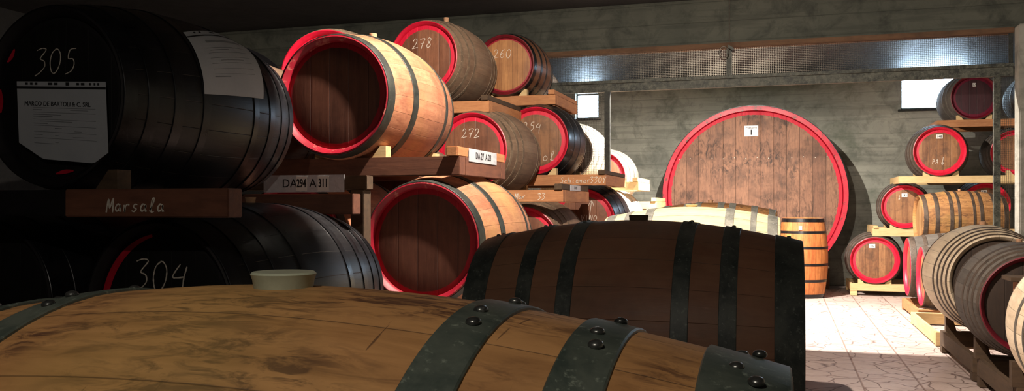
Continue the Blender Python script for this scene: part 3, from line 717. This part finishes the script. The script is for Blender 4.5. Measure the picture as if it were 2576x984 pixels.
ln = [(.18, .88, v, v + .006) for v in (.66, .60, .51, .43, .35, .27)] + [(.18, .5, .57, .578), (.18, .4, .545, .555), (.26, .62, .485, .494), (.18, .34, .455, .463), (.42, .5, .40, .408), (.64, .72, .37, .378), (.18, .4, .20, .208), (.18, .28, .63, .64), (.6, .8, .635, .642), (.42, .46, .31, .316), (.18, .28, .31, .317), (.62, .75, .30, .306), (.42, .46, .22, .226)]
merged_strips(pg, f1, ln, M['faint_print'], 'form_lines')
tx = printed('MARCO DE BARTOLI & C. SRL', .020, pg, head_pt(.030, -.028, .0012), -e305); tx.rotation_euler = (PI / 2, math.radians(3.2), -e305)
def f2(u, v, off):   # second sheet wrapped on the side of barrel 305
    tt = (-.34 * (1 - v) + -.30 * v) * (1 - u) + (.40 * (1 - v) + .72 * v) * u
    th = math.radians((5 * (1 - v) + 46 * v) * (1 - u) + (9 * (1 - v) + 71 * v) * u)
    c = Vector((-2.21, 2.21, 1.45)); a = Vector((math.sin(e305), math.cos(e305), 0)); d = Vector((a.y, -a.x, 0))
    y = tt * HL; r = prof_r(y) + .0055 + off
    return c + a * (HL + y) + (d * math.cos(th) + Vector((0, 0, 1)) * math.sin(th)) * r
pg2 = sheet('form_sheet', 'second white printed form, wrapped round the side of the barrel chalked 305', f2, .3, .3, 20, 20)
merged_strips(pg2, f2, [(.0, 1.0, .885, .91)], M['print'], 'sleeve_seam', .0016)
each_strip(pg2, f2, [(.12, .15, .945, .975), (.2, .23, .945, .975), (.38, .46, .94, .975), (.60, .64, .94, .975), (.72, .75, .945, .975)], M['print'], 'punch_hole', .0016)
merged_strips(pg2, f2, [(.2, .82, .755, .795)], M['faint_print'], 'heading', .0016)
merged_strips(pg2, f2, [(.16, .84, v, v + .006) for v in (.66, .58, .50, .42, .34, .27)] + [(.16, .4, .23, .245), (.2, .5, .62, .63), (.3, .7, .46, .468)], M['faint_print'], 'form_lines', .0016)
# red paint left on barrel 305's and 304's head edges
def arc_patch(t, a0, a1, r0, r1, mat, y=HY - .0006):
    bm = bmesh.new(); n = 24; lo = []; hi = []
    for k in range(n + 1):
        a = math.radians(a0 + (a1 - a0) * k / n); tap = .35 + .65 * math.sin(PI * k / n)
        lo.append(bm.verts.new((r1 * math.cos(a) - (r1 - r0) * tap * math.cos(a), y, r1 * math.sin(a) - (r1 - r0) * tap * math.sin(a)))); hi.append(bm.verts.new((r1 * math.cos(a), y - .001, r1 * math.sin(a))))
    for k in range(n): bm.faces.new((lo[k], lo[k + 1], hi[k + 1], hi[k]))
    bmesh.ops.recalc_face_normals(bm, faces=bm.faces)
    obj('red_edge_paint', mesh_of(bm, M[mat]), t, (0, 0, RB))
arc_patch(b305, 138, 150, .232, .246, 'red'); arc_patch(b305, 172, 190, .230, .247, 'red'); arc_patch(b305, 268, 285, .234, .247, 'red')
arc_patch(b304, 100, 215, .222, .247, 'red')

# racks of the left stack
LG = 'timber racks between the levels of the left stack'
rack('reddish timber rack chalked Marsala under barrel 305, plate reading DA 294 A 311', -2.62, -1.43, 2.03, 3.10, 1.150, h=.080, th=.065, rail=False, board=False, x1b=-1.58, x0f=-1.98, chocks=(-1.995,), cq=(1,), cback=False, cmat='old_timber', writing=[('Marsala', -1.73, -.005, .040)], legs=0)
tb = [o for o in COL.objects if o.name.startswith('barrel_rack') and o.parent is None][-1]
obj('beam', box_me(-.36, .36, -.03, .03, -.04, .04, M['black_rim']), tb, (-2.36 - tb.location.x, 2.16 - tb.location.y, 1.111 - tb.location.z))  # added support beam, its black stands in for the shade here
r = empty('label_board', (-2.0, 3.26, 1.170), 0, 'thin grey board with metal plate reading DA 294 A 311 on the Marsala rack', 'board')
obj('board', box_me(-.40, .38, -.03, .03, 0, .058, M['old_timber'], .003), r)
obj('post', box_me(.31, .37, -.035, .03, -.35, -.001, M['old_timber'], .003), r)
p = obj('number_plate', box_me(-.19, .19, -.001, .001, -.036, .036, M['plate'], 0), r, (.09, -.032, .026))
printed('DA', .05, p, (-.065, -.0018, 0)); printed('A', .05, p, (.045, -.0018, 0))
for tx_, dx in (('294', -.008), ('311', .094)):
    q = obj('number_label', box_me(-.026, .026, -.0008, .0008, -.03, .03, M['sticker'], 0), p, (dx, -.002, 0)); 
    printed(tx_, .048, p, (dx, -.0034, 0), bold=.0012, sx=.62)
rack('red-brown rack under the large tan barrel with cork, metal plate on its side rail', -2.75, -1.43, 3.80, 4.50, 1.335, chocks=(-2.0,), railmat='orange_timber_y', plate=([('DA 27  A 28', 0.0, .045, .0006)], (3.92, 4.34), .062, .012))
rack('timber rack on the top level under barrel 278', -3.05, -2.12, 6.26, 7.12, 1.905, chocks=(-2.66,), mat='orange_timber', railmat='old_timber_y', rail_h=.04)
rack('pine timber rack on the top level under barrel 260', -2.60, -1.88, 7.34, 8.20, 2.072, h=.085, chocks=(-2.33,), mat='orange_timber', rail_h=.04)
rack('timber rack chalked Schiener 330 under barrel 254', -2.40, -1.39, 7.09, 8.05, 1.365, h=.088, chocks=(-2.0,), mat='orange_timber', railmat='old_timber_y', writing=[('Schiener', -1.64, 0, .045), ('330Y', -1.45, 0, .05)], rail_h=.035)
rack('brown timber rack chalked Marsala 33 under barrel 272, small plate on its side rail', -2.55, -1.52, 6.16, 7.05, 1.222, h=.088, chocks=(-2.23,), mat='orange_timber', railmat='old_timber_y', writing=[('Mar', -1.84, 0, .04), ('33', -1.68, -.005, .045)], plate=([('DA 25', 0.0, .03, .0004)], (6.38, 6.72), .042, .02))
rack('bright timber rack behind the barrel chalked VINO, beyond the partition post', -2.5, -1.44, 9.12, 9.95, 1.36, chocks=(-2.2,), mat='pine')
rack('pale timber rack beside the giant cask at its left', -2.3, -1.40, 10.2, 11.05, 1.16, chocks=(-2.05,), mat='pine')
rack('shadowed timber rack under the dusty barrels behind the large tan barrel', -3.8, -2.5, 4.84, 5.65, 1.59, chocks=(), mat='timber', rail=False)
rack('floor-level timber rack under the front lower barrels of the left stack', -2.75, -1.45, 3.84, 4.66, .64, mat='old_timber', rail=False, legs=.552)
rack('tall shadowed timber rack behind the lower shaded-head tan barrel', -2.75, -2.0, 4.86, 5.66, .878, mat='old_timber', rail=False, legs=.79)
rack('floor-level timber rack under barrel 304', -2.4, -1.5, 2.30, 3.14, .478, mat='old_timber', rail=False, legs=.39)
rack('floor-level timber rack under the barrel with a chalked 1', -2.25, -1.5, 6.34, 7.16, .525, mat='old_timber', rail=False, legs=.437)
rack('floor-level timber rack under the barrel chalked VINO', -2.0, -1.25, 7.38, 8.2, .68, mat='old_timber', rail=False, legs=.592)
rack('floor-level timber rack under the chalky barrels left of the giant cask', -2.15, -1.42, 8.95, 9.8, .66, mat='old_timber', rail=False, legs=.572)
rack('floor-level timber rack beside the lower left of the giant cask', -2.1, -1.40, 10.24, 11.1, .56, mat='old_timber', rail=False, legs=.472)

# ================================================================== GIANT CASK
RG = 1.21; GL = .72
M['giant_face'] = planks('giant_cask_planks', (96, 66, 51), (150, 110, 86), 'head', width=.165, seam=.03, mold=.9, stain=.6, stain_col=(42, 32, 27), ring=1.085, ring_col=(196, 26, 52), rough=.6, stain_scale=3.5, marks=.7)
M['giant_body'] = planks('giant_cask_staves', (70, 46, 34), (112, 78, 56), n=44, stain=.5, rough=.7)
gt = empty('giant_cask', (-.385, 12.2, 0), 0, 'huge upright-faced wooden cask with a red painted rim standing against the back wall', 'barrel')
def gr_(y): return RG + .022 * (1 - ((y - GL / 2) / (GL / 2)) ** 2)
p = [(RG - .008, 0.002)] + [(gr_(y), y) for y in [.012 + (GL - .012) * k / 14 for k in range(15)]] + [(RG - .06, GL), (RG - .075, GL - .05), (RG - .075, .06), (RG - .062, 0.0)]
obj('staves', smooth_angle(mesh_of(lathe_y(p, 128, closed=True), M['giant_body']), 30), gt, (0, 0, 1.25))
def giant_rim():
    bm = lathe_y([(RG + .001, .012), (RG - .004, -.004), (RG - .062, -.004), (RG - .074, .04), (RG - .070, .05), (RG - .055, .002)], 128, closed=True)
    return smooth_angle(mesh_of(bm, M['red_giant']), 40)
M['red_giant'] = paint('red_paint_cask_rim', (202, 40, 62), (168, 24, 48), .42, 8, chip=(90, 56, 44))
obj('rim', giant_rim(), gt, (0, 0, 1.25))
obj('head', smooth_angle(mesh_of(lathe_y([(.001, .016), (RG * .5, .016), (RG - .08, .018), (RG - .074, .022), (RG - .074, .08), (.001, .08)], 128), M['giant_face']), 30), gt, (0, 0, 1.25))
for y in (.09, .36, .62):
    w = .07; p = [(gr_(y - w / 2) - .004, y - w / 2), (gr_(y - w / 2) + .006, y - w / 2), (gr_(y + w / 2) + .006, y + w / 2), (gr_(y + w / 2) - .004, y + w / 2)]
    obj('hoop', smooth_angle(mesh_of(lathe_y(p, 128, closed=True), M['black_hoop']), 30), gt, (0, 0, 1.25))
for k in range(14):
    obj('dowel', plug_me(.006, .006, .004, M['chalk'], .002), gt, (-.98 + k * .148, .016, 1.25 + .50 + (.012 if k % 2 else 0)), (PI / 2, 0, 0))
for x in (-.62, .62):
    bm = bmesh.new(); sgn = 1 if x > 0 else -1
    co = [(.34 * sgn, 0), (.98 * sgn, 0), (.98 * sgn, .30), (.88 * sgn, .36), (.55 * sgn, .115), (.34 * sgn, .045)]
    lo = [bm.verts.new((a, .18, b)) for a, b in co]; hi = [bm.verts.new((a, .30, b)) for a, b in co]
    bm.faces.new(lo); bm.faces.new(list(reversed(hi)))
    for i in range(len(co)): bm.faces.new((lo[i], hi[i], hi[(i + 1) % len(co)], lo[(i + 1) % len(co)]))
    bmesh.ops.recalc_face_normals(bm, faces=bm.faces); obj('cradle', mesh_of(bm, M['old_timber']), gt)
q = obj('name_plate', box_me(-.09, .09, -.003, .003, -.072, .072, M['plate'], .002), gt, (-.02, .011, 2.12))
printed('Magazzino', .036, q, (0, -.0045, .045)); printed('1', .095, q, (0, -.0045, -.022), bold=.003)

# standing barrel
t = empty('wine_barrel', (.235, 11.25, 0), 0, 'orange-brown barrel standing upright on the floor in front of the giant cask', 'barrel'); t.scale = (.845, .845, 1.035)
cx = (0, 0, HL); rt = (-PI / 2, 0, 0)
obj('staves', staves_me(M['orange_body'], None), t, cx, rt)
for y, w in ((-.44, .045), (-.30, .03), (-.12, .03), (.075, .03), (.262, .03), (.44, .045)): obj('hoop', hoop_me(y, w, M['black_hoop']), t, cx, rt)
for m_, rr_ in (('plain_head', rt), ('plain_head', (PI / 2, 0, 0))): obj('head', head_me(M[m_]), t, cx, rr_)
obj('number_label', box_me(-.022, .022, -.001, .001, -.024, .024, M['sticker'], 0), t, (-.04, -.322, HL + .35), (math.radians(-6), 0, 0))

# ================================================================== RIGHT STACK AT THE WALL
b142 = barrel('red-ringed barrel numbered 142 on the floor rack at the back wall', 'right', 1.08, 11.56, .44, 2.9); sticker(b142, '142', -.03, .175)
b143 = barrel('red-ringed barrel numbered 143 on the second level at the back wall', 'right', 1.42, 11.6, 1.10, 4.7, .93); sticker(b143, '143', .0, .15)
on_head(b143, 'v', -.06, .12, .04)
b148 = barrel('red-ringed barrel numbered 148 and chalked PAV, on the third level at the back wall', 'right', 1.76, 11.29, 1.75, 3.9); sticker(b148, '148', .0, .175)
on_head(b148, 'PA', -.04, -.12, .05); on_head(b148, 'v', .04, -.11, .06)
bb7 = barrel('plum-dark barrel with shade put into its head colour, on the topmost level, in front of the bright window', 'rightshade', 2.19, 11.60, 2.41, -1.4, .925); sticker(bb7, '37', .0, .16, .02, .024)
barrel('dark red-ringed barrel behind the partition post on the third level, right of barrel 148', 'right', 2.62, 11.6, 1.74, 4, .92)
barrel('added dark barrel filling the black gap behind the partition mesh, right of the plum-dark top barrel', 'rightshade', 2.93, 11.60, 2.41, 0, .925)  # barrel added in the dark style to blacken the gap
b14x = barrel('red-ringed barrel on the second level half hidden behind the lying barrel', 'right', 2.33, 11.7, 1.12, 3, .93); sticker(b14x, '146', -.02, .17)
barrel('grey barrel on the floor level behind the red-rimmed lying barrels', 'right', 1.85, 11.7, .44, 0)
rack('floor-level timber rack with foot block under barrel 142', .80, 2.30, 11.58, 12.42, .150, h=.09, mat='pine', side='left', rail=False, chocks=(1.08, 1.85), legs=.058)
rack('pale pine rack under barrel 143 on the second level', 1.06, 2.75, 11.62, 12.40, .835, h=.10, mat='pine', side='left', rail=True, rail_h=.03, chocks=(1.45,))
rack('long pale pine rack under barrel 148 on the third level', 1.32, 3.3, 11.32, 12.20, 1.462, h=.085, mat='pine', side='left', rail=False, chocks=(1.78, 2.66))
rack('brown timber rack under the plum-dark top barrel', 1.78, 3.4, 11.62, 12.42, 2.142, h=.085, mat='orange_timber', side='left', rail=False, chocks=(2.19,))
# lying barrels on the right of the aisle
barrel('weathered tan barrel lying sideways with brown hoops, right of barrel 143', 'lying', 1.45, 10.75, .957, 86, .93)
barrel('red-headed barrel lying sideways by the aisle, the farther of the two', 'right', 1.24, 9.97, .47, 90, 1.05, head='mottled_head')
barrel('red-headed barrel lying sideways by the aisle, the nearer of the two beside the straw-coloured barrel', 'right', 1.27, 9.23, .425, 90, 1.0, head='mottled_head')
rack('timber trestle under the weathered tan sideways barrel', 1.55, 2.25, 10.47, 11.03, .66, mat='pine', side='left', rail=False, legs=.572, th=.06)
rack('reddish low rack under the two red-headed sideways barrels', 1.22, 2.15, 9.0, 10.2, .125, h=.10, mat='orange_timber', side='left', rail=False, legs=.022)
# big straw and grey barrels
barrel('large straw-coloured barrel with many thin hoops and dark head, right of the aisle', 'straw', 1.36, 6.42, .60, -.6, 1.08)
barrel('large dusty grey barrel with a dark red-edged head at the right edge', 'grey', 1.31, 5.36, .56, 2.7, .96)
barrel('pale barrel at the lower right corner, closest of the right-hand row', 'palegrey', 1.215, 3.88, .57, 9.0, .98)
rack('pale pine floor frame by the aisle in front of the red-headed sideways barrels', 1.15, 1.75, 7.56, 8.97, .110, h=.10, mat='pine', side='left', rail=False, th=.08, legs=.008)
rack('old dark timber rack under the large straw-coloured barrel', 1.14, 1.95, 6.10, 7.30, .165, h=.11, mat='old_timber', side='left', rail=False, legs=.053, chocks=(1.36, ), ch=.15, cmat='old_timber')
rack('old timber rack under the large dusty grey barrel', 1.14, 1.75, 5.02, 5.98, .175, h=.11, mat='old_timber', side='left', rail=False, legs=.063, chocks=(1.31, ), ch=.13, cmat='old_timber')
rack('old timber rack under the pale corner barrel', 1.10, 1.80, 3.92, 4.74, .20, h=.09, mat='old_timber', side='left', rail=False, legs=.108, chocks=(1.35, ), ch=.12, cmat='old_timber')
t = empty('shelf_plank', (1.6, 5.06, .72), 0, 'short timber plank with a block beneath, jutting in front of the dusty grey barrel', 'plank')
obj('board', box_me(-.5, .45, -.10, .10, .0, .022, M['old_timber'], .002), t); obj('block', box_me(-.46, -.34, -.04, .04, -.075, -.001, M['orange_timber'], .002), t)
obj('post', box_me(.36, .43, -.04, .04, -.72, -.001, M['old_timber'], .002), t)

# ------------------------------------------------------------------ groups of repeats
for o in list(COL.objects):
    if o.parent is None and o.get('category') in ('barrel', 'rack', 'stand', 'paper', 'lamp'):
        x, y, _ = o.location; c = o['category']
        if o.name.startswith('giant'): continue
        if c == 'lamp': o['group'] = 'ceiling lamps along the room'
        elif c == 'paper': o['group'] = 'printed forms on the black barrel'
        elif c == 'stand': o['group'] = 'timber stands under the casks along the aisle'
        elif c == 'rack': o['group'] = 'timber racks of the left stack' if x < -1 else 'timber racks on the right'
        elif o['label'].startswith('orange-brown barrel standing'): continue
        elif x < -1: o['group'] = 'barrels of the left stack'
        elif x < .3: o['group'] = 'casks lying in a row along the aisle'
        elif y > 11: o['group'] = 'barrels stacked against the back wall'
        else: o['group'] = 'barrels on the right of the aisle'
